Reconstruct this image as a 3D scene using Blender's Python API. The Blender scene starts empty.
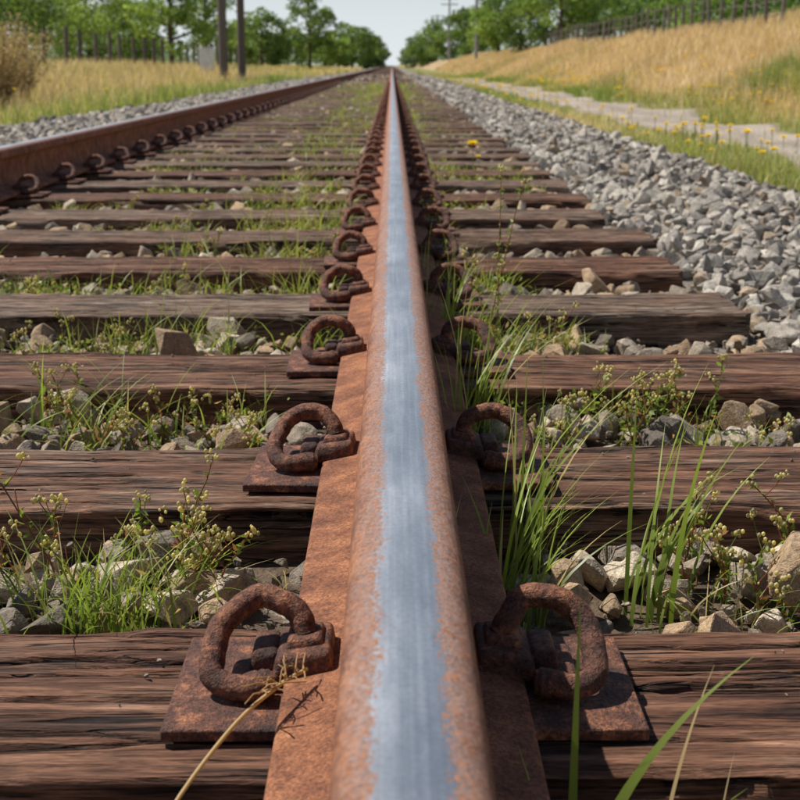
import bpy, bmesh, math, random
import numpy as np
from mathutils import Vector
random.seed(7); rng=np.random.default_rng(7)
S=bpy.context.scene
COLL=S.collection

# ------------------------------------------------------------ helpers
def vnoise(x,y,seed=0):
    x=np.asarray(x,float); y=np.asarray(y,float)
    x,y=np.broadcast_arrays(x,y)
    xi=np.floor(x).astype(np.int64); yi=np.floor(y).astype(np.int64)
    fx=x-xi; fy=y-yi; fx=fx*fx*(3-2*fx); fy=fy*fy*(3-2*fy)
    def H(a,b):
        h=(a*374761393+b*668265263+seed*1442695)&0xffffffff
        h=((h^(h>>13))*1274126177)&0xffffffff
        h=h^(h>>16)
        return h/4294967296.0
    return (H(xi,yi)*(1-fx)+H(xi+1,yi)*fx)*(1-fy)+(H(xi,yi+1)*(1-fx)+H(xi+1,yi+1)*fx)*fy

class MB:
    def __init__(s): s.V=[];s.L=[];s.C=[];s.col=[];s.n=0
    def add(s,V,F,col):
        V=np.asarray(V,float).reshape(-1,3)
        col=np.asarray(col,float)
        if col.ndim==1: col=np.tile(col,(len(V),1))
        F=np.asarray(F,np.int64)
        s.V.append(V); s.L.append((F+s.n).ravel()); s.C.append(np.full(len(F),F.shape[1],np.int64)); s.col.append(col[:,:3]); s.n+=len(V)
    def build(s,name,mat,smooth=False,parent=None):
        V=np.concatenate(s.V);L=np.concatenate(s.L);C=np.concatenate(s.C);col=np.concatenate(s.col)
        me=bpy.data.meshes.new(name)
        me.vertices.add(len(V)); me.vertices.foreach_set('co',V.ravel())
        me.loops.add(len(L)); me.loops.foreach_set('vertex_index',L.astype(np.int32))
        me.polygons.add(len(C)); st=np.concatenate([[0],np.cumsum(C)[:-1]])
        me.polygons.foreach_set('loop_start',st.astype(np.int32))
        me.polygons.foreach_set('use_smooth',np.full(len(C),smooth))
        me.update(calc_edges=True)
        a=me.color_attributes.new('Col','FLOAT_COLOR','POINT')
        a.data.foreach_set('color',np.concatenate([col,np.ones((len(col),1))],1).ravel())
        me.materials.append(mat)
        o=bpy.data.objects.new(name,me); COLL.objects.link(o)
        if parent: o.parent=parent
        return o

def tube(mb,pts,radii,col,sides=6,cap=True):
    pts=[Vector(p) for p in pts]; n=len(pts)
    if not hasattr(radii,'__len__'): radii=[radii]*n
    V=[];prev=None
    for i,p in enumerate(pts):
        t=(pts[min(i+1,n-1)]-pts[max(i-1,0)]).normalized()
        if prev is None:
            a=Vector((0,0,1)) if abs(t.z)<.9 else Vector((1,0,0))
            u=t.cross(a).normalized()
        else:
            u=(prev-t*prev.dot(t)).normalized()
        prev=u; w=t.cross(u)
        for k in range(sides):
            an=2*math.pi*k/sides
            V.append(p+(u*math.cos(an)+w*math.sin(an))*radii[i])
    F=[]
    for i in range(n-1):
        for k in range(sides):
            k2=(k+1)%sides
            F.append((i*sides+k,i*sides+k2,(i+1)*sides+k2,(i+1)*sides+k))
    mb.add([tuple(v) for v in V],F,col)
    if cap and sides>=4:
        V0=[tuple(v) for v in V[:sides]];V1=[tuple(v) for v in V[-sides:]]
        mb.add(V0,[list(range(sides))[::-1]],col); mb.add(V1,[list(range(sides))],col)

def catmull(P,k=8):
    P=[np.array(p,float) for p in P]; Q=[2*P[0]-P[1]]+P+[2*P[-1]-P[-2]]; out=[]
    for i in range(1,len(Q)-2):
        for j in range(k):
            t=j/k;a,b,c,d=Q[i-1],Q[i],Q[i+1],Q[i+2]
            out.append(.5*((2*b)+(-a+c)*t+(2*a-5*b+4*c-d)*t*t+(-a+3*b-3*c+d)*t**3))
    out.append(P[-1]); return out

def blades(mb,base,h,ang,lean,w,c0,c1,segs=3,droop=0.3):
    n=len(base); base=np.asarray(base,float)
    h=np.broadcast_to(h,n);ang=np.broadcast_to(ang,n);lean=np.broadcast_to(lean,n);w=np.broadcast_to(w,n)
    t=np.linspace(0,1,segs+1)
    d=np.stack([np.cos(ang),np.sin(ang),np.zeros(n)],1)
    sa=ang+math.pi/2+rng.uniform(-.9,.9,n)
    sd=np.stack([np.cos(sa),np.sin(sa),rng.uniform(-.2,.2,n)],1)
    T=t[None,:,None]
    up=h[:,None,None]*(T-(droop*lean[:,None,None])*T**2.5)
    P=base[:,None,:]+d[:,None,:]*(lean*h)[:,None,None]*T**1.8
    P=P+np.concatenate([np.zeros((n,segs+1,2)),up],2)
    wt=(w[:,None]*(1-t[None,:]**1.6)*(.7+.6*np.minimum(t*3,1)*.5)+w[:,None]*.04)[:,:,None]*.5
    A=P-sd[:,None,:]*wt; B=P+sd[:,None,:]*wt
    V=np.stack([A,B],2).reshape(-1,3)
    i=np.arange(n)[:,None]*(segs+1)*2; j=np.arange(segs)[None,:]*2
    a=(i+j).ravel(); F=np.stack([a,a+1,a+3,a+2],1)
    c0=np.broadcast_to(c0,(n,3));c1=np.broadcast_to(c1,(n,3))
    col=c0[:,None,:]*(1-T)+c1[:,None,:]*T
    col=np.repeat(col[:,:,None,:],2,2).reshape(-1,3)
    mb.add(V,F,col)

def leaves(mb,pos,size,col,aspect=.5,up=0.0):
    n=len(pos); pos=np.asarray(pos,float)
    d=rng.normal(size=(n,3)); d[:,2]+=up; d/=np.linalg.norm(d,axis=1)[:,None]
    r=rng.normal(size=(n,3)); s=np.cross(d,r); s/=np.linalg.norm(s,axis=1)[:,None]
    size=np.broadcast_to(size,n)[:,None]
    nn=np.cross(d,s)
    a=pos; b=pos+d*size*.45+s*size*aspect*.5+nn*size*.08; c=pos+d*size; e=pos+d*size*.45-s*size*aspect*.5+nn*size*.08
    V=np.stack([a,b,c,e],1).reshape(-1,3)
    F=np.arange(n*4).reshape(-1,4)
    col=np.broadcast_to(col,(n,3)); mb.add(V,F,np.repeat(col,4,0))

# ------------------------------------------------------------ materials
def newmat(name):
    m=bpy.data.materials.new(name); m.use_nodes=True; nt=m.node_tree; nt.nodes.clear()
    out=nt.nodes.new('ShaderNodeOutputMaterial'); return m,nt,out
def ramp(nt,src,stops,interp='LINEAR'):
    r=nt.nodes.new('ShaderNodeValToRGB'); r.color_ramp.interpolation=interp
    el=r.color_ramp.elements
    while len(el)<len(stops): el.new(.5)
    for e,(p,c) in zip(el,stops):
        e.position=p; e.color=(c,c,c,1) if not hasattr(c,'__len__') else (*c,1)
    nt.links.new(src,r.inputs[0]); return r.outputs[0]
def noise_(nt,vec,scale,detail=4,rough=.6,dist=0):
    n=nt.nodes.new('ShaderNodeTexNoise'); n.inputs['Scale'].default_value=scale;n.inputs['Detail'].default_value=detail
    n.inputs['Roughness'].default_value=rough;n.inputs['Distortion'].default_value=dist
    if vec: nt.links.new(vec,n.inputs['Vector'])
    return n.outputs['Fac']
def mapping(nt,vec,scale,loc=None):
    m=nt.nodes.new('ShaderNodeMapping'); m.inputs['Scale'].default_value=scale; nt.links.new(vec,m.inputs['Vector'])
    if loc: nt.links.new(loc,m.inputs['Location'])
    return m.outputs[0]
def mix(nt,f,a,b,mode='MIX'):
    m=nt.nodes.new('ShaderNodeMix'); m.data_type='RGBA'; m.blend_type=mode
    for s,v in ((0,f),(6,a),(7,b)):
        if isinstance(v,bpy.types.NodeSocket): nt.links.new(v,m.inputs[s])
        elif s==0: m.inputs[0].default_value=v
        else: m.inputs[s].default_value=(*v,1)
    return m.outputs[2]
def math_(nt,op,a,b=None,clamp=False):
    m=nt.nodes.new('ShaderNodeMath'); m.operation=op; m.use_clamp=clamp
    for i,v in enumerate((a,b)):
        if v is None: continue
        if isinstance(v,bpy.types.NodeSocket): nt.links.new(v,m.inputs[i])
        else: m.inputs[i].default_value=v
    return m.outputs[0]
def bump(nt,terms,strength=1.):
    h=None
    for s,d in terms:
        k=math_(nt,'MULTIPLY',s,d*1000.); h=k if h is None else math_(nt,'ADD',h,k)
    b=nt.nodes.new('ShaderNodeBump'); b.inputs['Strength'].default_value=strength;b.inputs['Distance'].default_value=.001
    nt.links.new(h,b.inputs['Height']); return b.outputs[0]
def pbsdf(nt,out,col,rough,norm=None,metal=0,spec=.5):
    p=nt.nodes.new('ShaderNodeBsdfPrincipled')
    for k,v in (('Base Color',col),('Roughness',rough),('Metallic',metal),('Specular IOR Level',spec)):
        if isinstance(v,bpy.types.NodeSocket): nt.links.new(v,p.inputs[k])
        else: p.inputs[k].default_value=(*v,1) if hasattr(v,'__len__') else v
    if norm: nt.links.new(norm,p.inputs['Normal'])
    if out: nt.links.new(p.outputs[0],out.inputs[0])
    return p
def objco(nt):
    return nt.nodes.new('ShaderNodeTexCoord').outputs['Object']

def mat_rust(name,dark,mid,light):
    m,nt,out=newmat(name); c=objco(nt)
    n1=noise_(nt,c,38,5,.74); n2=noise_(nt,c,280,3,.85)
    col=ramp(nt,n1,[(.34,dark),(.5,mid),(.64,light)])
    col=mix(nt,.85,col,ramp(nt,n2,[(.33,.25),(.5,1.0),(.67,1.8)]),'MULTIPLY')
    pbsdf(nt,out,col,.72,bump(nt,[(n2,.0028),(n1,.006)],1.),spec=.5); return m
M_CLIP=mat_rust('rusty_clip',(.042,.020,.015),(.135,.052,.031),(.36,.145,.07))

def mat_rail():
    m,nt,out=newmat('rail_steel'); c=objco(nt)
    sx=nt.nodes.new('ShaderNodeSeparateXYZ'); nt.links.new(c,sx.inputs[0]); X,Z=sx.outputs[0],sx.outputs[2]
    n1=noise_(nt,c,22,5,.7); n2=noise_(nt,c,330,4,.8); n3=noise_(nt,mapping(nt,c,(1,.5,1)),30,4,.6)
    nf=noise_(nt,mapping(nt,c,(1,.5,1)),300,4,.75)
    rust=ramp(nt,n1,[(.32,(.15,.054,.028)),(.5,(.29,.112,.054)),(.66,(.46,.195,.09))])
    rust=mix(nt,.9,rust,ramp(nt,n2,[(.34,.3),(.5,1.0),(.66,1.75)]),'MULTIPLY')
    ax=math_(nt,'ABSOLUTE',X)
    wob=math_(nt,'MULTIPLY',math_(nt,'SUBTRACT',n3,.5),.014)
    wob2=math_(nt,'MULTIPLY',math_(nt,'SUBTRACT',nf,.5),.026)
    d=math_(nt,'ADD',math_(nt,'ADD',ax,wob),wob2)
    top=math_(nt,'GREATER_THAN',Z,.155)
    band=math_(nt,'MULTIPLY',ramp(nt,d,[(.0155,1.),(.0190,0.)]),top)
    worn=math_(nt,'MULTIPLY',ramp(nt,d,[(.023,1.),(.037,0.)]),top)
    n4=noise_(nt,mapping(nt,c,(1,.015,1)),300,3,.6)
    n5=noise_(nt,mapping(nt,c,(1,.3,1)),16,5,.65)
    wornc=mix(nt,n5,(.31,.165,.12),(.43,.285,.235))
    wornc=mix(nt,ramp(nt,nf,[(.53,0.),(.59,.85)]),wornc,(.48,.18,.065))
    wornc=mix(nt,.75,wornc,ramp(nt,n2,[(.35,.45),(.6,1.35)]),'MULTIPLY')
    base=mix(nt,worn,rust,wornc)
    r0=nt.nodes.new('ShaderNodeMix'); r0.data_type='FLOAT'; nt.links.new(worn,r0.inputs[0]); r0.inputs[2].default_value=.85; r0.inputs[3].default_value=.5
    p1=pbsdf(nt,None,base,r0.outputs[0],bump(nt,[(n2,.0022),(n1,.003)],1.),spec=.5)
    steel=ramp(nt,n4,[(.3,(.50,.53,.56)),(.5,(.58,.61,.64)),(.7,(.67,.69,.72))])
    steel=mix(nt,.5,steel,ramp(nt,n5,[(.3,.65),(.7,1.2)]),'MULTIPLY')
    steel=mix(nt,.35,steel,ramp(nt,n2,[(.35,.6),(.6,1.2)]),'MULTIPLY')
    p2=pbsdf(nt,None,steel,ramp(nt,n5,[(.3,.36),(.7,.48)]),None,metal=.85)
    ms=nt.nodes.new('ShaderNodeMixShader'); nt.links.new(band,ms.inputs[0]); nt.links.new(p1.outputs[0],ms.inputs[1]); nt.links.new(p2.outputs[0],ms.inputs[2])
    nt.links.new(ms.outputs[0],out.inputs[0]); return m
M_RAIL=mat_rail()

def mat_wood():
    m,nt,out=newmat('weathered_timber'); c=objco(nt)
    oi=nt.nodes.new('ShaderNodeObjectInfo')
    so=nt.nodes.new('ShaderNodeSeparateColor'); nt.links.new(oi.outputs['Color'],so.inputs[0])
    cb=nt.nodes.new('ShaderNodeCombineXYZ')
    k=math_(nt,'MULTIPLY',oi.outputs['Random'],37.); nt.links.new(k,cb.inputs[0]); nt.links.new(k,cb.inputs[1])
    g1=noise_(nt,mapping(nt,c,(3.2,36,36),cb.outputs[0]),1.0,5,.72,.5)
    g2=noise_(nt,mapping(nt,c,(18,330,330),cb.outputs[0]),1.0,3,.75,.2)
    g3=noise_(nt,mapping(nt,c,(5,16,16),cb.outputs[0]),1.0,4,.65)
    gc=noise_(nt,mapping(nt,c,(2.2,85,85),cb.outputs[0]),1.0,2,.5,.6)
    col=ramp(nt,g1,[(.32,(.036,.016,.010)),(.45,(.125,.056,.032)),(.59,(.235,.115,.067)),(.74,(.42,.245,.155))])
    gr=ramp(nt,g1,[(.32,(.068,.046,.033)),(.52,(.235,.172,.125)),(.72,(.45,.36,.28))])
    f=math_(nt,'ADD',so.outputs[0],math_(nt,'MULTIPLY',math_(nt,'SUBTRACT',g3,.52),2.4),clamp=True)
    col=mix(nt,f,col,gr)
    col=mix(nt,.95,col,ramp(nt,g2,[(.3,.2),(.5,1.),(.70,1.7)]),'MULTIPLY')
    crack=ramp(nt,gc,[(.468,1.),(.490,.05),(.510,.05),(.532,1.)])
    crm=mix(nt,ramp(nt,g3,[(.42,0.),(.55,1.)]),(1,1,1),crack)
    col=mix(nt,.95,col,crm,'MULTIPLY')
    at=nt.nodes.new('ShaderNodeAttribute'); at.attribute_name='Col'
    col=mix(nt,1.,col,at.outputs['Color'],'MULTIPLY')
    pbsdf(nt,out,col,.76,bump(nt,[(g2,.0028),(g1,.006),(crm,.003)],1.),spec=.3); return m
M_WOOD=mat_wood()

def mat_stone():
    m,nt,out=newmat('crushed_stone'); c=objco(nt)
    at=nt.nodes.new('ShaderNodeAttribute'); at.attribute_name='Col'
    n1=noise_(nt,c,60,4,.7); n2=noise_(nt,c,420,2,.7)
    col=mix(nt,.8,at.outputs['Color'],ramp(nt,n1,[(.3,.5),(.5,1.),(.7,1.4)]),'MULTIPLY')
    col=mix(nt,.7,col,ramp(nt,n2,[(.3,.5),(.5,1.),(.7,1.45)]),'MULTIPLY')
    pbsdf(nt,out,col,.85,bump(nt,[(n2,.0012),(n1,.006)],.8),spec=.3); return m
M_STONE=mat_stone()

def mat_ground(name='ground_soil',s=30,amt=.02):
    m,nt,out=newmat(name); c=objco(nt)
    at=nt.nodes.new('ShaderNodeAttribute'); at.attribute_name='Col'
    n1=noise_(nt,c,1.3,5,.65); n2=noise_(nt,c,s,4,.7)
    col=mix(nt,.7,at.outputs['Color'],ramp(nt,n1,[(.3,.65),(.5,1.),(.7,1.3)]),'MULTIPLY')
    col=mix(nt,.8,col,ramp(nt,n2,[(.3,.5),(.5,1.),(.7,1.4)]),'MULTIPLY')
    pbsdf(nt,out,col,.95,bump(nt,[(n2,amt)],.8),spec=.15); return m
M_GROUND=mat_ground(); M_PATH=mat_ground('gravel_path_surface',22,.03)

def mat_plant(name,trans=.35,rough=.5):
    m,nt,out=newmat(name)
    at=nt.nodes.new('ShaderNodeAttribute'); at.attribute_name='Col'
    p=nt.nodes.new('ShaderNodeBsdfDiffuse'); nt.links.new(at.outputs['Color'],p.inputs[0])
    g=nt.nodes.new('ShaderNodeBsdfGlossy'); g.inputs['Roughness'].default_value=rough; g.inputs['Color'].default_value=(1,1,1,1)
    m0=nt.nodes.new('ShaderNodeMixShader'); m0.inputs[0].default_value=.04; nt.links.new(p.outputs[0],m0.inputs[1]); nt.links.new(g.outputs[0],m0.inputs[2])
    t=nt.nodes.new('ShaderNodeBsdfTranslucent')
    nt.links.new(mix(nt,1.,at.outputs['Color'],(1.35,1.4,.8),'MULTIPLY'),t.inputs['Color'])
    ms=nt.nodes.new('ShaderNodeMixShader'); ms.inputs[0].default_value=trans
    nt.links.new(m0.outputs[0],ms.inputs[1]); nt.links.new(t.outputs[0],ms.inputs[2]); nt.links.new(ms.outputs[0],out.inputs[0]); return m
M_GRASS=mat_plant('grass_blades',.42,.4); M_LEAF=mat_plant('tree_leaves',.38,.5); M_DRY=mat_plant('dry_grass',.3,.6)
M_FLOWER=mat_plant('flower_petals',.25,.6)

def mat_simple(name,noise_scale=20,rough=.8,bm=.3):
    m,nt,out=newmat(name); c=objco(nt)
    at=nt.nodes.new('ShaderNodeAttribute'); at.attribute_name='Col'
    n=noise_(nt,c,noise_scale,4,.65)
    col=mix(nt,.6,at.outputs['Color'],ramp(nt,n,[(.3,.65),(.5,1.),(.7,1.25)]),'MULTIPLY')
    pbsdf(nt,out,col,rough,bump(nt,[(n,.01)],bm),spec=.3); return m
M_BARK=mat_simple('bark',12); M_POST=mat_simple('post_timber',25); M_CAB=mat_simple('painted_metal',6,.5,.05)

# ------------------------------------------------------------ geometry constants
CAMZ=.485; RX=.009; RX2=-1.49; SP=.6; Y0=.996; HW=.132
PX=[-600,-60,-13,-6,-4.6,-3.8,-2.75,-2.3,.75,1.65,1.95,2.4,3.1,4.5,4.9,8.2,10,14,60,600]
PZ=[1.5,1.0,.35,-.15,-.26,-.15,-.085,-.068,-.068,-.08,-.17,-.27,-.26,-.24,-.16,1.25,1.4,1.3,1.3,1.5]
def prof(x): return np.interp(x,PX,PZ)
def gz(x,y):
    far=np.clip((np.abs(np.asarray(x)+.7)-2.2)/1.5,0,1)
    return prof(x)+(vnoise(np.asarray(x)*1.1,np.asarray(y)*.8,3)-.5)*.10*far+(vnoise(np.asarray(x)*9,np.asarray(y)*9,5)-.5)*.012

# ------------------------------------------------------------ ground
xs=np.unique(np.concatenate([np.linspace(-600,-60,10),np.linspace(-60,-12,20),np.linspace(-12,-4,30),np.arange(-4,5.2,.08),np.linspace(5.2,12,30),np.linspace(12,60,16),np.linspace(60,600,10)]))
ys=np.unique(np.concatenate([np.arange(-3,8,.1),np.geomspace(8,1500,220),[-30]]))
Xg,Yg=np.meshgrid(xs,ys); Zg=gz(Xg,Yg)
stone=np.array([.23,.20,.165]); soil=np.array([.12,.086,.06]); dry=np.array([.44,.32,.18]); gdry=np.array([.26,.24,.10]); grn=np.array([.14,.18,.05])
zx=[-60,-14,-6,-4.8,-4.3,-3.9,-2.3,-1.5,.3,.9,1.9,2.1,2.6,4.6,5.2,8.4,12,60]
zc=np.array([grn,dry*.8,dry*.9,gdry,gdry,stone,stone,soil,soil,stone*1.15,stone*1.15,gdry,gdry,gdry,dry,dry,grn,grn])
cg=np.stack([np.interp(Xg+(vnoise(Xg*2,Yg*1.2,9)-.5)*.35,zx,zc[:,k]) for k in range(3)],-1)
gp=vnoise(Xg*.35,Yg*.12,11)[...,None]; outm=((Xg<-4.2)|((Xg>2.1)&(Xg<5.)))[...,None]
cg=np.where(outm,cg*(1-.4*gp)+np.array([.18,.22,.06])*.4*gp,cg)
mb=MB(); nx,ny=len(xs),len(ys)
a=(np.arange(ny-1)[:,None]*nx+np.arange(nx-1)[None,:]).ravel()
mb.add(np.stack([Xg,Yg,Zg],-1).reshape(-1,3),np.stack([a,a+1,a+nx+1,a+nx],1),cg.reshape(-1,3))
mb.build('ground',M_GROUND,True)

mb=MB(); py=np.concatenate([np.arange(4,30,.25),np.geomspace(30,75,60)]); k=16; V=[];C=[]
def pe(y): return 3.05+(vnoise(y*.5,1.,21)-.5)*.4+(vnoise(y*2.3,1.,24)-.5)*.25, 4.5+(vnoise(y*.5,5.,22)-.5)*.5+(vnoise(y*2.1,1.,25)-.5)*.3
for i,y in enumerate(py):
    e0,e1=pe(y)
    x=np.linspace(e0,e1,k); V.append(np.stack([x,np.full(k,y),gz(x,np.full(k,y))+.010-.02*(np.abs(np.linspace(-1,1,k))>.98)],1))
    u=np.abs(np.linspace(-1,1,k)); C.append(np.array([[.44,.37,.30]])*(1-.18*np.exp(-(u[:,None]/.25)**2)-.2*(u[:,None]>.85)))
V=np.concatenate(V); a=(np.arange(len(py)-1)[:,None]*k+np.arange(k-1)[None,:]).ravel()
mb.add(V,np.stack([a,a+1,a+k+1,a+k],1),np.concatenate(C)); mb.build('gravel_path',M_PATH,True)

# ------------------------------------------------------------ ballast stones
def hull(seed,bev):
    r=random.Random(seed); bm=bmesh.new()
    sx,sy,sz=1,r.uniform(.6,.95),r.uniform(.45,.8)
    for i in range(r.randint(11,18)):
        v=Vector((r.gauss(0,1),r.gauss(0,1),r.gauss(0,1))).normalized()*r.uniform(.82,1.05)
        bm.verts.new((v.x*sx,v.y*sy,v.z*sz))
    res=bmesh.ops.convex_hull(bm,input=bm.verts)
    bmesh.ops.delete(bm,geom=[g for g in res['geom_interior'] if isinstance(g,bmesh.types.BMVert)],context='VERTS')
    if bev:
        bmesh.ops.bevel(bm,geom=bm.edges[:],offset=.08,segments=2,profile=.6,affect='EDGES',clamp_overlap=True)
    bmesh.ops.triangulate(bm,faces=bm.faces[:])
    bm.verts.ensure_lookup_table(); bm.verts.index_update()
    V=np.array([v.co[:] for v in bm.verts]); F=np.array([[v.index for v in f.verts] for f in bm.faces]); bm.free()
    if bev:
        V*=1+.05*np.sin(V[:,[1]]*7+seed)*np.cos(V[:,[2]]*6)
    return V,F
HI=[hull(i,True) for i in range(18)]; LO=[hull(i+50,False) for i in range(14)]
def scatter(mb,P,size,col,lib):
    n=len(P); which=rng.integers(0,len(lib),n)
    q=rng.normal(size=(n,4)); q[:,1:3]*=.45; q/=np.linalg.norm(q,axis=1)[:,None]
    w,x,y,z=q.T
    R=np.stack([1-2*(y*y+z*z),2*(x*y-z*w),2*(x*z+y*w),2*(x*y+z*w),1-2*(x*x+z*z),2*(y*z-x*w),2*(x*z-y*w),2*(y*z+x*w),1-2*(x*x+y*y)],1).reshape(n,3,3)
    for k,(V,F) in enumerate(lib):
        s=np.where(which==k)[0]
        if not len(s): continue
        VV=np.einsum('nij,vj->nvi',R[s],V)*size[s][:,None,None]+P[s][:,None,:]
        FF=F[None]+(np.arange(len(s))*len(V))[:,None,None]
        mb.add(VV.reshape(-1,3),FF.reshape(-1,3),np.repeat(col[s],len(V),0))
def stonepts(y0,y1,sp,smin,smax,xlo=-4.05,xhi=2.05,keep=1.):
    gx=np.arange(xlo,xhi,sp); gy=np.arange(y0,y1,sp); X,Y=np.meshgrid(gx,gy); X=X.ravel();Y=Y.ravel()
    X=X+rng.uniform(-.48,.48,len(X))*sp; Y=Y+rng.uniform(-.48,.48,len(Y))*sp
    m=np.abs(X)<.36*Y+.9
    ph=np.abs(((Y-Y0+SP/2)%SP)-SP/2)
    on=(ph<HW+.016)&(X>-2.24)&(X<.77)
    m&=~on
    m&=~((np.abs(X-RX)<.07))|(rng.random(len(X))<.6)
    m&=rng.random(len(X))<keep
    edge=vnoise(X*3,Y*3,31)*.35
    m&=(X<1.75+edge)&(X>-3.95+edge)
    X,Y=X[m],Y[m]; n=len(X)
    s=rng.uniform(smin,smax,n)*np.where(rng.random(n)<.15,1.4,1)*np.where(rng.random(n)<.25,.62,1)
    cen=((X>-2.2)&(X<.74))
    s=np.where(cen&(rng.random(n)<.3),s*.7,s)
    nearrail=np.abs(X-RX)<.15
    Z=gz(X,Y)+s*.42+rng.uniform(-.006,.012,n)-np.where(nearrail,.03,0)
    base=np.array([[.45,.395,.325],[.31,.27,.225],[.56,.50,.41],[.43,.32,.215],[.21,.185,.16],[.48,.415,.335]])
    w=np.where(cen[:,None],[[.2,.16,.12,.34,.13,.05]],[[.30,.18,.18,.08,.08,.18]]); cw=np.cumsum(w,1)
    idx=np.minimum((rng.random(n)[:,None]>cw).sum(1),5)
    col=base[idx]*rng.uniform(.7,1.2,(n,1)); col=np.where(cen[:,None],col*[1.0,.94,.86],col*[1.0,1.02,1.05])
    return np.stack([X,Y,Z],1),s,col
mb=MB()
for (y0,y1,sp,a,b,lib,kp) in [(.2,5,.047,.022,.037,HI,1),(.2,5,.08,.022,.042,HI,.55),(5,14,.062,.030,.046,LO,1),(5,14,.10,.028,.048,LO,.5),(14,32,.088,.036,.054,LO,1),(32,70,.16,.06,.085,LO,1)]:
    P,s,c=stonepts(y0,y1,sp,a,b,keep=kp)
    if sp in(.08,.10): P[:,2]+=.013
    scatter(mb,P,s,c,lib)
gx=rng.uniform(-1.4,1.8,9000);gy=rng.uniform(.4,4.5,9000)
ph=np.abs(((gy-Y0+SP/2)%SP)-SP/2); m=~((ph<HW+.006)&(gx<.74))&(np.abs(gx)<.36*gy+.6); gx,gy=gx[m],gy[m]
scatter(mb,np.stack([gx,gy,gz(gx,gy)+rng.uniform(.0,.025,len(gx))],1),rng.uniform(.004,.012,len(gx)),np.array([[.29,.235,.175]])*rng.uniform(.6,1.4,(len(gx),1)),LO)
gx=rng.uniform(-1.1,.7,260); gy=Y0+SP*rng.integers(0,6,260)+rng.uniform(-.11,.11,260); m=np.abs(gx-RX)>.2
scatter(mb,np.stack([gx[m],gy[m],np.full(m.sum(),.001)],1),rng.uniform(.0012,.0035,m.sum()),np.array([[.3,.25,.2]])*rng.uniform(.5,1.3,(m.sum(),1)),LO)
mb.build('ballast_gravel',M_STONE,False)

# ------------------------------------------------------------ sleepers
def sleeper_mesh(seed,nxs,ntop,length=2.92,depth=.15,ncr=34,crk=1.):
    r=np.random.default_rng(seed); L0=-2.19
    x=np.linspace(L0,L0+length,nxs)+0
    if nxs>200:
        x=np.concatenate([np.linspace(L0,-.8,40)[:-1],np.linspace(-.8,L0+length,nxs-39)])
    rad=.007
    fz=np.linspace(-depth,-rad,10)[:-1]
    prof_=[(-HW,z,-1,0) for z in fz]
    for t in np.linspace(0,math.pi/2,5): prof_.append((-HW+rad-rad*math.cos(t),-rad+rad*math.sin(t),-math.cos(t),math.sin(t)))
    for yy in np.linspace(-HW+rad,HW-rad,ntop)[1:-1]: prof_.append((yy,0,0,1))
    for t in np.linspace(math.pi/2,0,5): prof_.append((HW-rad+rad*math.cos(t),-rad+rad*math.sin(t),math.cos(t),math.sin(t)))
    prof_+= [(HW,z,1,0) for z in fz[::-1]]
    Pf=np.array(prof_); s=np.concatenate([[0],np.cumsum(np.hypot(np.diff(Pf[:,0]),np.diff(Pf[:,1])))])
    X,Sg=np.meshgrid(x,s,indexing='ij')
    D=(vnoise(X*2.2,Sg*18,seed)-.5)*.005+(vnoise(X*8,Sg*110,seed+1)-.5)*.0036+(vnoise(X*25,Sg*300,seed+2)-.5)*.0022
    warp=(vnoise(X*1.3,X*0+seed,seed+5)-.5)*.008
    corner=np.exp(-((Sg-(depth+.001))/.010)**2)+np.exp(-((Sg-(s[-1]-depth-.001))/.010)**2)
    D-=corner*np.clip(vnoise(X*6,Sg*8,seed+7)-.5,0,1)*.024+corner*np.clip(vnoise(X*25,Sg*8,seed+8)-.6,0,1)*.012
    dark=np.ones_like(X)
    for k in range(ncr):
        sc=r.uniform(depth*.4,s[-1]-depth*.4) ; xc=r.uniform(L0,L0+length) if k>ncr*.5 else r.uniform(-.8,.6); ln=r.uniform(.08,.5); w=r.uniform(.0012,.0038)*crk; dp=r.uniform(.007,.020)
        line=sc+(vnoise(X*7,X*0+k,seed+20+k)-.5)*.014+(vnoise(X*35,X*0+k,seed+60+k)-.5)*.003+(X-xc)*r.uniform(-.015,.015)
        env=np.clip(1-(np.abs(X-xc)/ln)**2,0,1)
        g=np.exp(-((Sg-line)/(w*(.3+.7*env)))**2)*env**.5
        D-=g*dp; dark*=1-.85*g
    Y=Pf[None,:,0]+Pf[None,:,2]*D+warp; Z=Pf[None,:,1]+Pf[None,:,3]*D
    xe=X+0; xe[0,:]+=(vnoise(s*60,s*0,seed)-.5)*.02; xe[-1,:]+=(vnoise(s*60,s*0+3,seed)-.5)*.02
    V=np.stack([xe,Y,Z],-1).reshape(-1,3); n=len(s)
    a=(np.arange(nxs-1)[:,None]*n+np.arange(n-1)[None,:]).ravel()
    mb=MB(); mb.add(V,np.stack([a,a+1,a+n+1,a+n],1)[:,::-1],np.repeat(dark.reshape(-1,1),3,1))
    Vl=V.reshape(nxs,n,3); mb.add(Vl[0],[list(range(n))],[.8]*3); mb.add(Vl[-1],[list(range(n))[::-1]],[.8]*3)
    return mb
NS=70
lowres=[]
GREY=[.0,.0,.20,.05,.75,.0,.5,.6,.15,.7]
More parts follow.
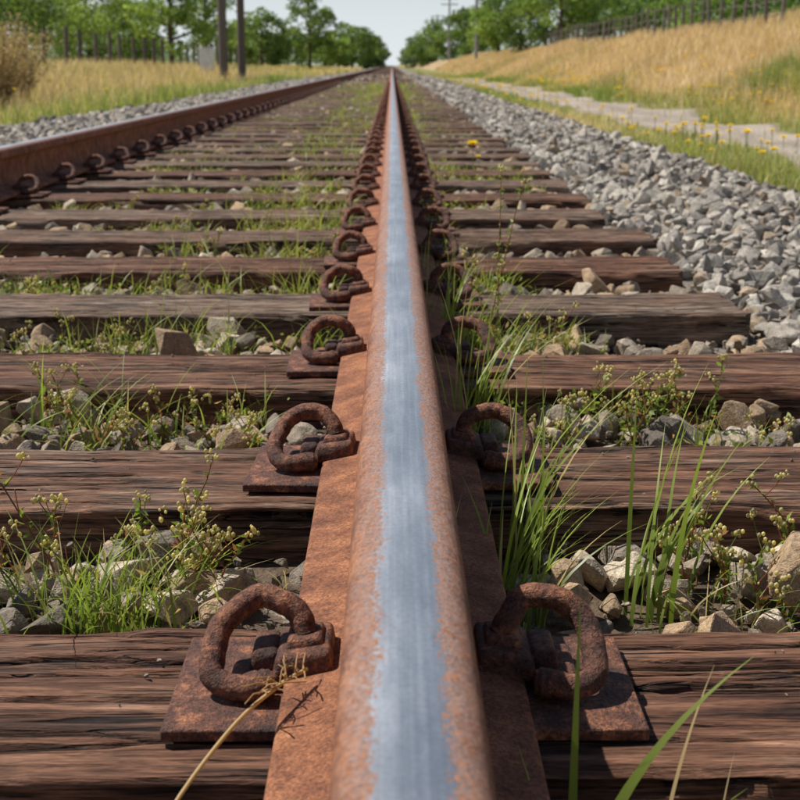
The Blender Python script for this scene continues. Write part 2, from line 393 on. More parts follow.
for i in range(-1,NS):
    if i<6:
        o=sleeper_mesh(100+i,360,170 if i<4 else 130,ncr=46).build('railway_sleeper',M_WOOD,True)
    elif i<14:
        o=sleeper_mesh(100+i,140,50,crk=1.6).build('railway_sleeper',M_WOOD,True); lowres.append(o.data)
    else:
        o=bpy.data.objects.new('railway_sleeper',lowres[i*5%len(lowres)]); COLL.objects.link(o)
    g=GREY[i+1] if i<9 else random.uniform(.1,.95); o.color=(g,g,g,1)
    o.location=(random.uniform(-.03,.035) if i>1 else 0,Y0+SP*i+(random.uniform(-.010,.010) if i>1 else 0),random.uniform(-.002,.001))
    o.rotation_euler=(random.uniform(-.012,.012),random.uniform(-.002,.002),random.uniform(-.010,.010) if i>1 else 0)
mb=MB()
for i in range(NS,420):
    y=Y0+SP*i; x0,x1=-2.19,.73+random.uniform(-.03,.03); z=-.15
    V=[(x0,y-HW,z),(x1,y-HW,z),(x1,y+HW,z),(x0,y+HW,z),(x0,y-HW,0),(x1,y-HW,0),(x1,y+HW,0),(x0,y+HW,0)]
    g=random.uniform(.8,1.3)
    mb.add(V,[(4,5,6,7),(0,1,5,4),(1,2,6,5),(2,3,7,6),(3,0,4,7)],[g]*3)
o=mb.build('distant_railway_sleepers',M_WOOD); o.color=(.5,.5,.5,1)

# ------------------------------------------------------------ rails
half=[(.0935,.0),(.0935,.008),(.092,.0105),(.087,.012),(.05,.020),(.026,.028),(.015,.037),(.0105,.052),(.0095,.080),(.0105,.112),(.014,.121),(.022,.127),(.033,.131),(.0365,.134),(.038,.139),(.038,.150),(.0365,.1575),(.033,.1635),(.0275,.1675),(.020,.1695),(.010,.1706),(0,.171)]
def rail(x):
    prof_=[(a,b) for a,b in half]+[(-a,b) for a,b in half[-2::-1]]
    ys_=np.concatenate([[-.8],np.arange(-.5,12,.25),np.geomspace(12,700,60)])
    n=len(prof_); V=[]
    for y in ys_: V+= [(a,y,b) for a,b in prof_]
    a=(np.arange(len(ys_)-1)[:,None]*n+np.arange(n)[None,:]).ravel(); j=np.tile(np.arange(n),len(ys_)-1); nx2=a-j+(j+1)%n
    mb=MB(); mb.add(V,np.stack([a,nx2,nx2+n,a+n],1),[1,1,1]); mb.add(V[:n],[list(range(n))],[1,1,1])
    o=mb.build('steel_rail',M_RAIL,True); o.location=(x,0,.0115)
    bm=bmesh.new(); bm.from_mesh(o.data); bmesh.ops.recalc_face_normals(bm,faces=bm.faces[:]); bm.to_mesh(o.data); bm.free()
    return o
r1=rail(RX); r2=rail(RX2)

# ------------------------------------------------------------ fastenings
def fastening(side,seed):
    r=random.Random(seed); bm=bmesh.new()
    def box(x0,x1,y0,y1,z0,z1,bev=.003,taper=0,shear=0):
        res=bmesh.ops.create_cube(bm,size=1); vs=res['verts']
        for v in vs:
            top=v.co.z>0
            x=x0 if v.co.x<0 else x1; y=y0 if v.co.y<0 else y1; z=z1 if top else z0
            if top:
                x+= taper if v.co.x<0 else -taper; y+=taper if v.co.y<0 else -taper
                if v.co.x>0: z+=shear
            v.co=(x,y,z)
        es=list({e for v in vs for e in v.link_edges})
        bmesh.ops.bevel(bm,geom=es,offset=bev,segments=3,profile=.5,affect='EDGES')
    box(-.180,-.020,-.090,.078,.0005,.0105,.002)
    box(-.137,-.098,-.030,.036,.010,.024,.004,.002)
    box(-.122,-.097,-.018,.034,.022,.038,.004,.003)
    box(-.104,-.054,-.030,.040,.018,.038,.005,.004,.006)
    box(-.094,-.062,-.014,.026,.036,.046,.003,.003,.003)
    me=bpy.data.meshes.new('tmp'); bmesh.ops.triangulate(bm,faces=[f for f in bm.faces if len(f.verts)>4]); bm.to_mesh(me); bm.free()
    mb=MB()
    V=np.array([v.co[:] for v in me.vertices])
    q=[list(p.vertices) for p in me.polygons if len(p.vertices)==4]; t=[list(p.vertices) for p in me.polygons if len(p.vertices)==3]
    mb.add(V,q,[1]*3); mb.n-=len(V)
    if t: mb.L.append((np.array(t)+mb.n).ravel()); mb.C.append(np.full(len(t),3))
    mb.n+=len(V)
    P=[(-.100,-.040,.024),(-.112,-.043,.0225),(-.130,-.043,.022),(-.145,-.036,.026),(-.150,-.018,.036),(-.146,.000,.051),(-.135,.012,.064),(-.116,.018,.071),(-.097,.017,.069),(-.083,.013,.059),(-.077,.006,.045)]
    pts=catmull([(a+r.uniform(-.002,.002),b+r.uniform(-.003,.003),c+r.uniform(-.0015,.0015)) for a,b,c in P],6)
    rad=[]
    for i in range(len(pts)):
        t_=i/(len(pts)-1); rr=.0100
        if t_<.22: rr+= .0024*(1-t_/.22)
        if t_<.03: rr*=.8
        if t_>.97: rr*=.9
        rad.append(rr*(1+.03*math.sin(i*1.7)))
    tube(mb,pts,rad,[1]*3,14)
    for k in range(len(mb.V)):
        if side>0: mb.V[k]=mb.V[k]*[-1,1,1]
    o=mb.build('rail_fastening_clip',M_CLIP,True)
    bm=bmesh.new(); bm.from_mesh(o.data); bmesh.ops.recalc_face_normals(bm,faces=bm.faces[:])
    for e in bm.edges:
        if len(e.link_faces)==2 and e.calc_face_angle(0)>.7: e.smooth=False
    bm.to_mesh(o.data); bm.free()
    return o
libs={-1:[fastening(-1,k) for k in range(4)],1:[fastening(1,k+9) for k in range(4)]}
used=set()
for i in range(-1,60):
    for rx in (RX,RX2):
        if rx==RX2 and i<4: continue
        for sd in (-1,1):
            src=libs[sd][(i+1)%4]
            if src.name not in used: o=src; used.add(src.name)
            else: o=bpy.data.objects.new('rail_fastening_clip',src.data); COLL.objects.link(o)
            o.location=(rx,Y0+SP*i+random.uniform(-.008,.008)*(i>0),.0015); o.rotation_euler=(0,0,random.uniform(-.05,.05)*(i>0))

# ------------------------------------------------------------ near vegetation
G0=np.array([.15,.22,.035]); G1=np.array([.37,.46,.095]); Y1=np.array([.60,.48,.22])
def tuft(name,x,y,n,h,spread=.03,lean=.45,w=.004,dryf=.1,mat=None,ang=None,segs=8):
    mb=MB()
    bx=x+rng.normal(0,spread,n); by=y+rng.normal(0,spread*.6,n)
    hh=h*rng.uniform(.35,1.,n); an=rng.uniform(0,2*math.pi,n) if ang is None else rng.normal(ang,.7,n)
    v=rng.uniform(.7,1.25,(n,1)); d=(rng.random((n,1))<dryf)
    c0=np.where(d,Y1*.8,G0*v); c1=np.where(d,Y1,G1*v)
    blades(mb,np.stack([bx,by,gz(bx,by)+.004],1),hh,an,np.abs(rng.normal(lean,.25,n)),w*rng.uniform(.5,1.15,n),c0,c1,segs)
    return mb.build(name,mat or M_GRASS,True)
bm=bmesh.new(); bmesh.ops.create_icosphere(bm,subdivisions=1,radius=1); bm.verts.index_update()
ICO=(np.array([v.co[:] for v in bm.verts]),np.array([[v.index for v in f.verts] for f in bm.faces])); bm.free()
def weed(name,x,y,h,stems=6,mb=None,budcol=(.68,.60,.32),spread=.06,flow=True):
    own=mb is None
    if own: mb=MB()
    zb=float(gz(x,y)); V,F=ICO
    for s in range(stems):
        an=random.uniform(0,6.28); hh=h*random.uniform(.45,1); ln=random.uniform(.1,.8)*hh
        bx=x+random.gauss(0,spread*.35); by=y+random.gauss(0,spread*.3)
        pts=[]
        for k in range(7):
            t=k/6; pts.append((bx+math.cos(an)*ln*t**1.4+random.gauss(0,.0015),by+math.sin(an)*ln*t**1.4+random.gauss(0,.0015),zb+hh*t))
        sc=random.choice([(.36,.15,.08),(.28,.20,.07),(.19,.24,.06)])
        tube(mb,pts,[.0013-.0006*k/6 for k in range(7)],sc,4,False)
        P=np.array(pts); nl=int(14+hh*100); tt=rng.uniform(.05,.95,nl); base=np.stack([np.interp(tt,np.linspace(0,1,7),P[:,k]) for k in range(3)],1)
        v=rng.uniform(.6,1.3,(nl,1)); red=rng.random((nl,1))<.18
        leaves(mb,base,rng.uniform(.006,.016,nl),np.where(red,np.array([.40,.18,.08]),np.array([.25,.34,.07])*v),.42,.4)
        tips=[pts[-1]]
        for b in range(random.randint(1,3)):
            k=random.randint(3,5); p=np.array(pts[k]); a2=random.uniform(0,6.28); l2=random.uniform(.012,.035)
            q=p+np.array([math.cos(a2)*l2*.7,math.sin(a2)*l2*.7,l2]); tube(mb,[tuple(p),tuple((p+q)/2+[0,0,-.002]),tuple(q)],.0006,sc,4,False); tips.append(tuple(q))
        if flow:
            for tp in tips:
                if random.random()<.5 and tp is not tips[0]: continue
                nb=random.randint(6,12)
                C=np.array(tp)+rng.normal(0,.0036,(nb,3)); R=rng.uniform(.0014,.0028,nb)
                VV=V[None]*R[:,None,None]*[1,1,1.25]+C[:,None,:]
                FF=F[None]+(np.arange(nb)*len(V))[:,None,None]
                cc=np.array(budcol)*rng.uniform(.6,1.25,(nb,1))
                mb.add(VV.reshape(-1,3),FF.reshape(-1,3),np.repeat(cc,len(V),0))
    if own: return mb.build(name,M_GRASS,True)

tuft('grass_tuft',-.28,1.23,90,.15,.035,.6,.0036,.12)
tuft('grass_tuft',-.24,1.28,44,.12,.035,.8,.0032,.15)
tuft('grass_tuft',-.34,1.30,26,.14,.03,.7,.0032,.2)
tuft('grass_tuft',-.21,1.36,18,.10,.03,.8,.003,.2)
tuft('grass_tuft',-.44,1.95,34,.20,.05,.6,.0042)
tuft('grass_tuft',-.30,1.86,30,.10,.06,.6,.004)
tuft('grass_tuft',-.60,1.90,30,.12,.06,.6,.004)
tuft('grass_tuft',.115,1.25,32,.21,.018,.5,.0048,.12,ang=.6)
tuft('grass_tuft',.15,1.42,26,.28,.02,.5,.0048,.12,ang=.3)
tuft('grass_tuft',.088,1.80,16,.30,.015,.35,.0046,ang=1.2)
tuft('grass_tuft',.12,1.95,18,.31,.02,.4,.0046,ang=.6)
tuft('grass_tuft',.26,1.30,16,.30,.020,.4,.0060,.05,ang=.5)
tuft('grass_tuft',.34,1.25,30,.11,.04,.9,.0028,.35)
tuft('grass_tuft',.085,2.5,20,.28,.02,.35,.005,ang=.9)
tuft('grass_tuft',.14,2.45,14,.26,.03,.5,.005,ang=.4)
tuft('grass_tuft',.09,3.1,22,.24,.03,.35,.005)
tuft('grass_tuft',-.12,2.45,14,.10,.02,.45,.004)
tuft('grass_tuft',-.105,1.36,7,.07,.012,.9,.0022,.8)
tuft('grass_tuft',.24,.62,10,.10,.03,.9,.003,.6)
def singles(name,L,mat=M_GRASS):
    mb=MB()
    for (x,y,z,h,an,ln,w,c0,c1) in L:
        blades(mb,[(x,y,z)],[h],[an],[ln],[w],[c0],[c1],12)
    return mb.build(name,mat,True)
g0=tuple(G0*1.0); g1=tuple(G1*.85)
singles('grass_tuft',[(.118,.80,-.07,.225,1.4,.10,.0070,g0,g1),(.120,.78,-.07,.215,.35,.58,.0105,g0,g1),(.15,.76,-.07,.12,.5,.8,.005,g0,g1),(.105,.79,-.07,.13,2.2,.3,.005,g0,g1)])
singles('dry_grass_stalk',[(.175,.80,-.07,.185,.5,.22,.0044,(.45,.33,.16),(.6,.46,.25)),(.215,.81,-.07,.11,1.0,.3,.0025,(.4,.28,.13),(.5,.4,.22)),(.20,.80,-.07,.08,2.6,.5,.0025,(.35,.25,.12),(.5,.4,.22))],M_DRY)
mb=MB(); sc=(.62,.45,.22)
tube(mb,catmull([(-.175,.70,-.05),(-.150,.77,.010),(-.115,.855,.036),(-.085,.915,.042),(-.065,.95,.040)],6),[.0016]*24+[.0011],sc,6)
for k in range(26):
    t=random.random(); p=np.array([-.085,.915,.044])+np.array([.02,.035,-.004])*(t-.4)*1.6
    q=p+np.array([random.gauss(0,.009),random.gauss(0,.012),random.uniform(-.004,.012)])
    tube(mb,[tuple(p),tuple((p+q)/2+np.array([0,0,.003])),tuple(q)],.0007,(.5,.31,.14),4,False)
mb.build('dry_grass_stalk',M_DRY,True)

for (x,y,h,s) in [(-.235,1.38,.14,4),(-.37,1.34,.15,4),(-.19,1.32,.12,4),(-.43,1.30,.10,3),(-.30,1.38,.11,4),(.34,1.34,.13,5),(.39,1.27,.11,4),(.31,1.40,.10,4),(.45,1.40,.12,3),
                  (-.50,2.0,.11,7),(-.40,1.86,.10,6),(-.62,1.84,.11,6),(-.30,1.95,.08,6),(-.74,1.95,.1,7),(-.22,1.88,.07,5),
                  (.26,1.95,.12,5),(.35,1.92,.15,5),(.44,1.95,.14,5),(.22,1.86,.08,4),(.20,2.45,.37,3),(.56,1.9,.07,5)]:
    weed('wildflower_weed',x,y,h,s)
mb=MB()
def gapY(i): return Y0+SP*i+HW+.02, Y0+SP*(i+1)-HW-.02
for i in range(0,60):
    a,b=gapY(i)
    for (xa,xb,dn) in [(-1.3,-.12,1.),(.10,.58,.8)]:
        n=int((6 if i<1 else 14 if i<2 else 26 if i<10 else 18)*dn*(1 if xa<0 else .8))
        for k in range(n):
            x=random.uniform(xa,xb); y=random.uniform(a,b)
            dens=float(vnoise(x*3.2+i*1.7,y*1.2,77))
            near=math.exp(-((x+.35)/.38)**2) if xa<0 else math.exp(-((x-.12)/.2)**2)
            if dens<.56-.36*near: continue
            m=int(random.uniform(12,30)*(1 if i<8 else .8))
            bx=x+rng.normal(0,.035,m); by=np.clip(y+rng.normal(0,.035,m),a-.01,b+.01)
            v=random.uniform(.75,1.3); yl=random.random()*.6
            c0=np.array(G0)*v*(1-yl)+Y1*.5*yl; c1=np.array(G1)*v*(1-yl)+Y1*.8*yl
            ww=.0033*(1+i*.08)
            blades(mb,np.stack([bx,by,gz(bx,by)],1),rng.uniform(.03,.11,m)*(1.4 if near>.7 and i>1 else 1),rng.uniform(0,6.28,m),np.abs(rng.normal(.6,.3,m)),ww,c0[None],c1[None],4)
            m2=int(m*1.3); p=np.stack([x+rng.normal(0,.04,m2),np.clip(y+rng.normal(0,.035,m2),a,b),0*np.ones(m2)],1); p[:,2]=gz(p[:,0],p[:,1])+rng.uniform(.01,.06,m2)
            red=rng.random((m2,1))<.25
            leaves(mb,p,rng.uniform(.007,.016,m2)*(1+i*.06),np.where(red,np.array([.54,.36,.19]),np.array([.25,.32,.07])*rng.uniform(.6,1.3,(m2,1))),.5,.4)
            if 1<i<9 and random.random()<.35: weed('',x,min(max(y,a),b),random.uniform(.06,.12),3,mb=mb)
mb.build('trackbed_grass_and_weeds',M_GRASS,True)

# ------------------------------------------------------------ verge / field grass
def field(name,n,xf,y0,y1,hmin,hmax,cols,mat,wk=.004,lean=.35):
    u=rng.random(n); Y=y0*(y1/y0)**u; X=xf(Y,rng.random(n))
    m=(np.abs(X)<.34*Y+1.5)
    e0=3.05+(vnoise(Y*.5,1.,21)-.5)*.4+(vnoise(Y*2.3,1.,24)-.5)*.25; e1=4.5+(vnoise(Y*.5,5.,22)-.5)*.5+(vnoise(Y*2.1,1.,25)-.5)*.3
    m&=~((X>e0)&(X<e1)&(rng.random(n)<.98)&(Y<75))
    pn=vnoise(X*.9,Y*.5,41)
    m&=rng.random(n)<.35+pn
    X,Y,pn=X[m],Y[m],pn[m]; k=len(X)
    cols=np.array(cols); cp=vnoise(X*.5+3,Y*.18,43)
    idx=np.clip((cp*1.6-.3+rng.normal(0,.18,k))*(len(cols)),0,len(cols)-1).astype(int)
    c=cols[idx]*rng.uniform(.75,1.2,(k,1)); h=rng.uniform(hmin,hmax,k)*(.6+.8*pn)*np.where((X>2.6)&(X<3.4),.6,1)
    mb=MB(); blades(mb,np.stack([X,Y,gz(X,Y)-.01],1),h,rng.uniform(0,6.28,k),np.abs(rng.normal(lean,.2,k)),wk*(1+Y/8),c*.85,c*1.1,2)
    return mb.build(name,mat,True)
D1=(.78,.60,.38);D2=(.68,.48,.30);D3=(.55,.44,.23);GR=(.26,.33,.09);GY=(.42,.42,.15)
field('verge_grass',42000,lambda Y,u:1.95+u*2.6,4,110,.06,.21,[GR,GY,GY,D3,GY,D1],M_GRASS)
field('verge_grass',15000,lambda Y,u:4.3+u*1.2,8,90,.12,.28,[GR,GY,D3,D1],M_GRASS)
field('bank_dry_grass',75000,lambda Y,u:4.9+u**.8*4.4,10,160,.22,.42,[D3,D1,D1,D2,D1,D1],M_DRY)
field('field_grass',60000,lambda Y,u:-4.0-u**1.3*14,7,180,.18,.40,[GR,D3,D1,GY,D2,D1],M_GRASS)
field('field_weeds',9000,lambda Y,u:-3.7-u*1.5,8,60,.12,.40,[GR,GR,GY,GR],M_GRASS)
field('field_dry_grass',22000,lambda Y,u:-4.6-u**1.1*12,8,70,.35,.62,[D1,D2,D3],M_DRY,.0035)
field('bank_green_weeds',1300,lambda Y,u:5.2+u*.7,17.5,21,.25,.5,[GR,GR,GY],M_GRASS)

def flower(mb,x,y,z,r,zb=None):
    tube(mb,[(x,y,zb),(x+.004,y,(z+zb)/2),(x,y,z)],.0016 if y<10 else .003,(.22,.28,.08),4,False)
    for ring,(k,rr,up) in enumerate([(14,1.,.25),(12,.85,.7),(8,.6,1.3)]):
        for j in range(k):
            a=2*math.pi*j/k+ring*.3; d=np.array([math.cos(a),math.sin(a),up]); d/=np.linalg.norm(d); s=np.array([-math.sin(a),math.cos(a),0])
            c=np.array([x,y,z]); w=r*.2
            mb.add([c,c+d*r*rr*.6+s*w,c+d*r*rr,c+d*r*rr*.6-s*w],[(0,1,2,3)],(.95,.74,.02))
    V,F=ICO; mb.add(V*r*.4*[1,1,.8]+[x,y,z+r*.15],F,(.88,.6,.02))
mb=MB(); flower(mb,.385,6.6,.115,.040,-.08); flower(mb,.42,6.7,.05,.02,-.08); mb.build('dandelion',M_FLOWER)
mb=MB()
for k in range(560):
    Y=8*(50/8)**random.random(); X=random.choice([random.uniform(2.1,3.0),random.uniform(4.6,6.3),random.uniform(4.6,5.6)]); zb=float(gz(X,Y))
    if vnoise(X*.8,Y*.3,55)<.36: continue
    flower(mb,X,Y,zb+random.uniform(.12,.30),random.uniform(.020,.034)*(1+Y/40),zb)
for k in range(50):
    Y=12*(60/12)**random.random(); X=-random.uniform(3.9,8); zb=float(gz(X,Y)); flower(mb,X,Y,zb+random.uniform(.3,.5),random.uniform(.02,.03)*(1+Y/60),zb)
mb.build('yellow_wildflowers',M_FLOWER)

# ------------------------------------------------------------ trees
def tree(name,x,y,h,w,trunk=.35,nclump=40,nleaf=110,leaf=.2,cols=((.045,.085,.02),(.085,.135,.03)),seed=0):
    r=random.Random(seed*31+int(x*7)+int(y)); mb=MB(); zb=float(gz(x,y))-.1
    root=bpy.data.objects.new(name,None); COLL.objects.link(root)
    mt=MB(); tr=h*.022
    tt=zb+h*.8; cz=zb+h*(trunk+(1-trunk)*.5); rz=h*(1-trunk)*.5
    spine=[(x+r.gauss(0,.04)*h*.2*k/5,y,zb+(tt-zb)*k/5) for k in range(6)]
    tube(mt,spine,[tr*(1-.8*k/5)+.01 for k in range(6)],(.10,.075,.055),8,False)
    for c in range(nclump):
        while True:
            p=np.array([r.uniform(-1,1),r.uniform(-1,1),r.uniform(-1,1)])
            if .25<np.linalg.norm(p)<1: break
        pw=1-.35*max(p[2],0)**2
        C=np.array([x+p[0]*w*.5*pw*(.8+.4*r.random()),y+p[1]*w*.5*pw,cz+p[2]*rz*(.85+.25*r.random())])
        t0=min(max((C[2]-zb)/(tt-zb)*.75,.15),.95); k=t0*5; i0=int(k); s0=np.array(spine[i0])*(1-(k-i0))+np.array(spine[min(i0+1,5)])*(k-i0)
        if c%2==0: tube(mt,[tuple(s0),tuple((s0+C)/2+np.array([0,0,.04*h*r.uniform(-.3,1)])),tuple(C)],[tr*.35,tr*.2,tr*.08],(.10,.075,.055),5,False)
        rad=r.uniform(.11,.20)*w*(.8 if w>4 else 1)
        n=int(nleaf*r.uniform(.6,1.2)); d=rng.normal(size=(n,3)); d/=np.linalg.norm(d,axis=1)[:,None]
        P=C+d*(rad*rng.random(n)**.45)[:,None]*[1.15,1.15,.75]
        f=r.random(); col=np.array(cols[0])*(1-f)+np.array(cols[1])*f
        leaves(mb,P,leaf*1.25*rng.uniform(.6,1.3,n),col*rng.uniform(.7,1.3,(n,1)),.65)
    o=mb.build('crown',M_LEAF,False,root)
    o=mt.build('trunk',M_BARK,True,root)
    return root
F=1396.
def XatPx(px,Y): return (px-392)/F*Y
lt=((.18,.27,.06),(.34,.44,.11)); dk=((.11,.18,.05),(.23,.32,.08)); haze_leaf=((.25,.33,.20),(.33,.41,.25))  # last pair: distance haze painted into the leaf colour of far trees
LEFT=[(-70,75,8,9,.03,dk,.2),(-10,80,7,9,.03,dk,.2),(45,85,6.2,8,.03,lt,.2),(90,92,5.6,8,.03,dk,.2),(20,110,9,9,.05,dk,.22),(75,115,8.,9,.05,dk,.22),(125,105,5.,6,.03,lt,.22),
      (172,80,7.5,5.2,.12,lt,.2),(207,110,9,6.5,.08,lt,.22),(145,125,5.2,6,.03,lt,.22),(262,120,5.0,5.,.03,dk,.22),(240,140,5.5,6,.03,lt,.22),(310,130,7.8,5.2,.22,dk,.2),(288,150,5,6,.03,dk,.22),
      (352,210,7.2,7,.05,dk,.32),(368,260,6.4,7,.05,dk,.35),(338,230,6,7,.05,dk,.32),(377,330,6.3,6,.03,haze_leaf,.4),(325,190,4.5,6,.03,lt,.3)]
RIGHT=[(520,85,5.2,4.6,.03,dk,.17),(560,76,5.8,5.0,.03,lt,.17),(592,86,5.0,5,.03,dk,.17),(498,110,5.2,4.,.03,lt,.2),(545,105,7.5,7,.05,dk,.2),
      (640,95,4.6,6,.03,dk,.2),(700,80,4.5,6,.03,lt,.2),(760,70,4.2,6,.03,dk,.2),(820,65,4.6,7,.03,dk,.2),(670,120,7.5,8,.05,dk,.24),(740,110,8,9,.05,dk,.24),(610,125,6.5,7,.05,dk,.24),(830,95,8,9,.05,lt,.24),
      (470,180,6.2,7,.03,dk,.3),(448,210,6.2,8,.03,dk,.3),(428,250,5.8,8,.03,dk,.35),(414,320,5.6,7,.03,haze_leaf,.4),(484,150,5.4,4,.03,lt,.25)]
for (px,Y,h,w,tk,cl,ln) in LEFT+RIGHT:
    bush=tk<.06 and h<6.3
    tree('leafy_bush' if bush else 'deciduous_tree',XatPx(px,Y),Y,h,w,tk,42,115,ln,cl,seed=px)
mb=MB()
for k in range(160):
    sd=random.choice([-1,1]); Y=random.uniform(380,650); X=sd*random.uniform(4,170)+(3 if sd>0 else -2); Hh=random.uniform(3,9)*(.6 if abs(X)<9 else 1); zb=.4
    n=180; d=rng.normal(size=(n,3)); d/=np.linalg.norm(d,axis=1)[:,None]; P=np.array([X,Y,zb+Hh*.5])+d*np.array([random.uniform(3,7)*(.45 if abs(X)<9 else 1),3,Hh*.5])*rng.random((n,1))**.4
    leaves(mb,P,rng.uniform(.6,1.3,n),np.array(haze_leaf[0])*random.uniform(.8,1.2)*rng.uniform(.8,1.2,(n,1)),.7)  # treeline foliage uses the leaf colour paled to imitate haze
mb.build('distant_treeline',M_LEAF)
def shrub(name,x,y,h,n,cols):
    mb=MB(); zb=float(gz(x,y))
    for k in range(30):
        a=random.uniform(0,6.28); l=random.uniform(.1,.5)*h; hh=h*random.uniform(.5,1)
        pts=[(x+math.cos(a)*l*(t/5)**1.3*1.2+random.gauss(0,.015),y+math.sin(a)*l*(t/5)**1.3,zb+hh*t/5) for t in range(6)]
        tube(mb,pts,[.012-.0018*t for t in range(6)],(.26,.17,.10),4,False)
        P=np.array(pts); m=n//30; tt=rng.uniform(.1,1,m); base=np.stack([np.interp(tt,np.linspace(0,1,6),P[:,q]) for q in range(3)],1)+rng.normal(0,.06,(m,3))
        ci=rng.integers(0,len(cols),m); leaves(mb,base,rng.uniform(.03,.08,m),np.array(cols)[ci]*rng.uniform(.7,1.2,(m,1)),.4,.4)
    mb.build(name,M_DRY)
sc_=[(.58,.41,.25),(.66,.49,.30),(.36,.34,.14),(.52,.35,.22)]
shrub('dry_shrub',-5.75,20.5,1.35,4200,sc_); shrub('dry_shrub',-6.7,21.5,1.6,4200,sc_); shrub('dry_shrub',-6.2,23.5,1.25,3600,sc_)

# ------------------------------------------------------------ poles, fences, cabinet
def pole(name,x,y,h,r,arms=True,col=(.09,.07,.055)):
    mb=MB(); zb=float(gz(x,y))-.2
    tube(mb,[(x,y,zb),(x,y,zb+h*.5),(x+.02,y,zb+h)],[r,r*.88,r*.72],col,12)
    if arms:
        for dz in (.35,1.1):
            z=zb+h-dz; a=.06
            mb.add([(x+sx*1.1,y+sy*a-r-.03,z+sz*a) for sx in(-1,1) for sy in(-1,1) for sz in(-1,1)],[(0,1,3,2),(4,6,7,5),(0,4,5,1),(2,3,7,6),(0,2,6,4),(1,5,7,3)],col)
            for q in(-1,-.5,.5,1): tube(mb,[(x+q,y-r-.03,z+a),(x+q,y-r-.03,z+a+.08),(x+q,y-r-.03,z+a+.14)],[.02,.05,.03],(.3,.32,.33),8)
    return mb.build(name,M_POST,True)
pole('timber_pole',XatPx(223.5,46),46,7.5,.155,False,(.16,.135,.115)); pole('timber_pole',XatPx(242,47),47,7.0,.14,False,(.14,.115,.10))
for px,Y,h in [(476,118,9.5),(449,185,8.5),(437,250,8.2),(428,320,8)]:
    pole('utility_pole',XatPx(px,Y),Y,h,.15,True,(.36,.35,.34))
def fence(name,pts_x,y0,y1,step,h,col,rails=3,r=.05):
    mb=MB(); y=y0; pr=None
    while y<y1:
        x=pts_x+random.gauss(0,.04); zb=float(gz(x,y)); hh=h*random.uniform(.92,1.08); lx=random.gauss(0,.03)
        tube(mb,[(x,y,zb-.1),(x+lx*.5,y,zb+hh*.5),(x+lx,y,zb+hh)],[r,r*.95,r*.85],np.array(col)*random.uniform(.8,1.2),7)
        if pr:
            for k in range(rails):
                t=.3+.62*k/max(rails-1,1)
                a=np.array([pr[0],pr[1],pr[2]+h*t]); b=np.array([x,y,zb+h*t]); tube(mb,[tuple(a),tuple((a+b)/2-[0,0,.02]),tuple(b)],.012,(.16,.14,.12),4,False)
        pr=(x,y,zb); y+=step*random.uniform(.9,1.1)
    return mb.build(name,M_POST,True)
fence('wooden_fence',-12.6,42,150,3.0,1.5,(.14,.12,.10),3,.10)
fence('wooden_fence',8.3,30,75,1.1,.95,(.18,.155,.13),3,.05)
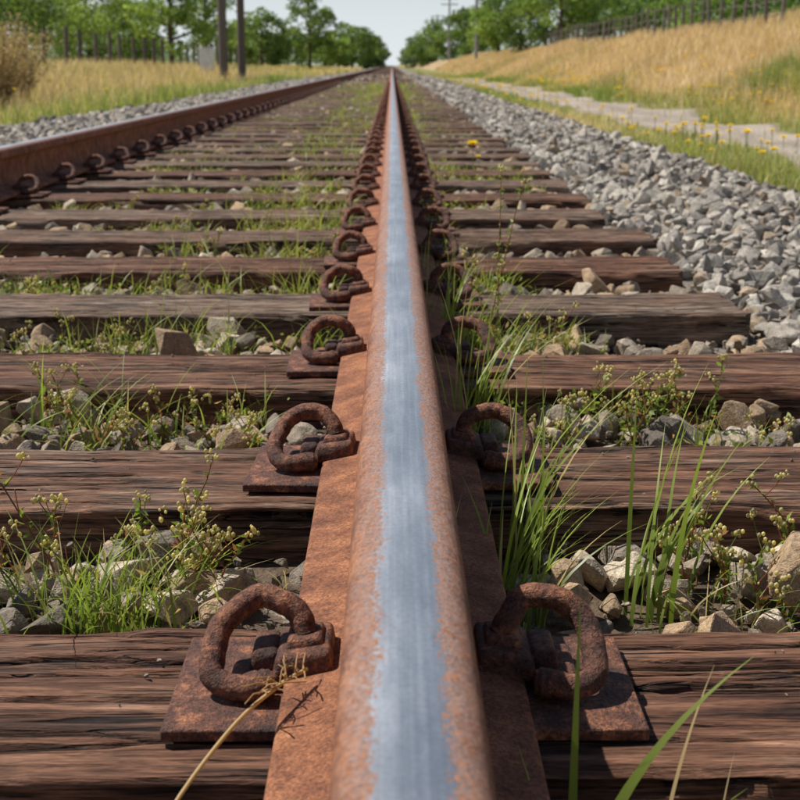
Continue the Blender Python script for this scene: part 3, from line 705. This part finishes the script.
def cabinet(x,y):
    root=bpy.data.objects.new('utility_cabinet',None); COLL.objects.link(root); zb=float(gz(x,y))+.1
    def b(n,x0,x1,y0,y1,z0,z1,c,bev=.01):
        bm=bmesh.new(); vs=bmesh.ops.create_cube(bm,size=1)['verts']
        for v in vs: v.co=(x0 if v.co.x<0 else x1,y0 if v.co.y<0 else y1,z0 if v.co.z<0 else z1)
        bmesh.ops.bevel(bm,geom=bm.edges[:],offset=bev,segments=2,affect='EDGES'); bm.verts.index_update()
        me=bpy.data.meshes.new(n); bm.to_mesh(me); bm.free(); a=me.color_attributes.new('Col','FLOAT_COLOR','POINT')
        for d in a.data: d.color=(*c,1)
        me.materials.append(M_CAB); o=bpy.data.objects.new(n,me); COLL.objects.link(o); o.parent=root
    b('plinth',x-.36,x+.36,y-.26,y+.26,zb-.2,zb+.14,(.3,.3,.29)); b('body',x-.32,x+.32,y-.22,y+.22,zb+.14,zb+1.05,(.82,.83,.82))
    b('roof',x-.36,x+.36,y-.27,y+.26,zb+1.05,zb+1.12,(.72,.73,.72)); b('door_1',x-.29,x-.01,y-.235,y-.222,zb+.2,zb+1.0,(.8,.81,.8),.003); b('door_2',x+.01,x+.29,y-.235,y-.222,zb+.2,zb+1.0,(.8,.81,.8),.003)
cabinet(XatPx(207,62),62)

# ------------------------------------------------------------ light
sv=Vector((-.52,.24,.82)).normalized(); el=math.asin(sv.z); az=math.atan2(sv.x,sv.y)
w=bpy.data.worlds.new('World'); S.world=w; w.use_nodes=True; nt=w.node_tree; bg=nt.nodes['Background']
sky=nt.nodes.new('ShaderNodeTexSky'); sky.sky_type='NISHITA'; sky.sun_disc=False; sky.sun_elevation=el; sky.sun_rotation=az; sky.air_density=1.0; sky.dust_density=.4; sky.ozone_density=1.5
STR=.066
# summer haze: the sky whitens in the last few degrees above the horizon
tc=nt.nodes.new('ShaderNodeTexCoord'); sp_=nt.nodes.new('ShaderNodeSeparateXYZ'); nt.links.new(tc.outputs['Generated'],sp_.inputs[0])
hf=ramp(nt,sp_.outputs[2],[(.0,.92),(.03,.78),(.09,.40),(.22,.08),(.40,.0)])
skc=mix(nt,hf,sky.outputs[0],(.80/STR,.87/STR,.92/STR))
nt.links.new(skc,bg.inputs[0]); bg.inputs[1].default_value=STR
sl=bpy.data.lights.new('sun','SUN'); sl.energy=5.0; sl.angle=math.radians(.5); sl.color=(1,.955,.88)
so=bpy.data.objects.new('sun',sl); COLL.objects.link(so); so.rotation_euler=(-sv).to_track_quat('-Z','Y').to_euler()

# ------------------------------------------------------------ camera
cd=bpy.data.cameras.new('camera'); cam=bpy.data.objects.new('camera',cd); COLL.objects.link(cam); S.camera=cam
cam.location=(0,0,CAMZ); cd.sensor_width=36; cd.lens=36*1355/800
cam.rotation_euler=(math.radians(90-13.89),0,math.radians(-.33))
cd.clip_start=.02; cd.clip_end=3000
cd.dof.use_dof=True; cd.dof.focus_distance=1.38; cd.dof.aperture_fstop=16
S.view_settings.view_transform='Standard'; S.view_settings.look='None'; S.view_settings.exposure=0
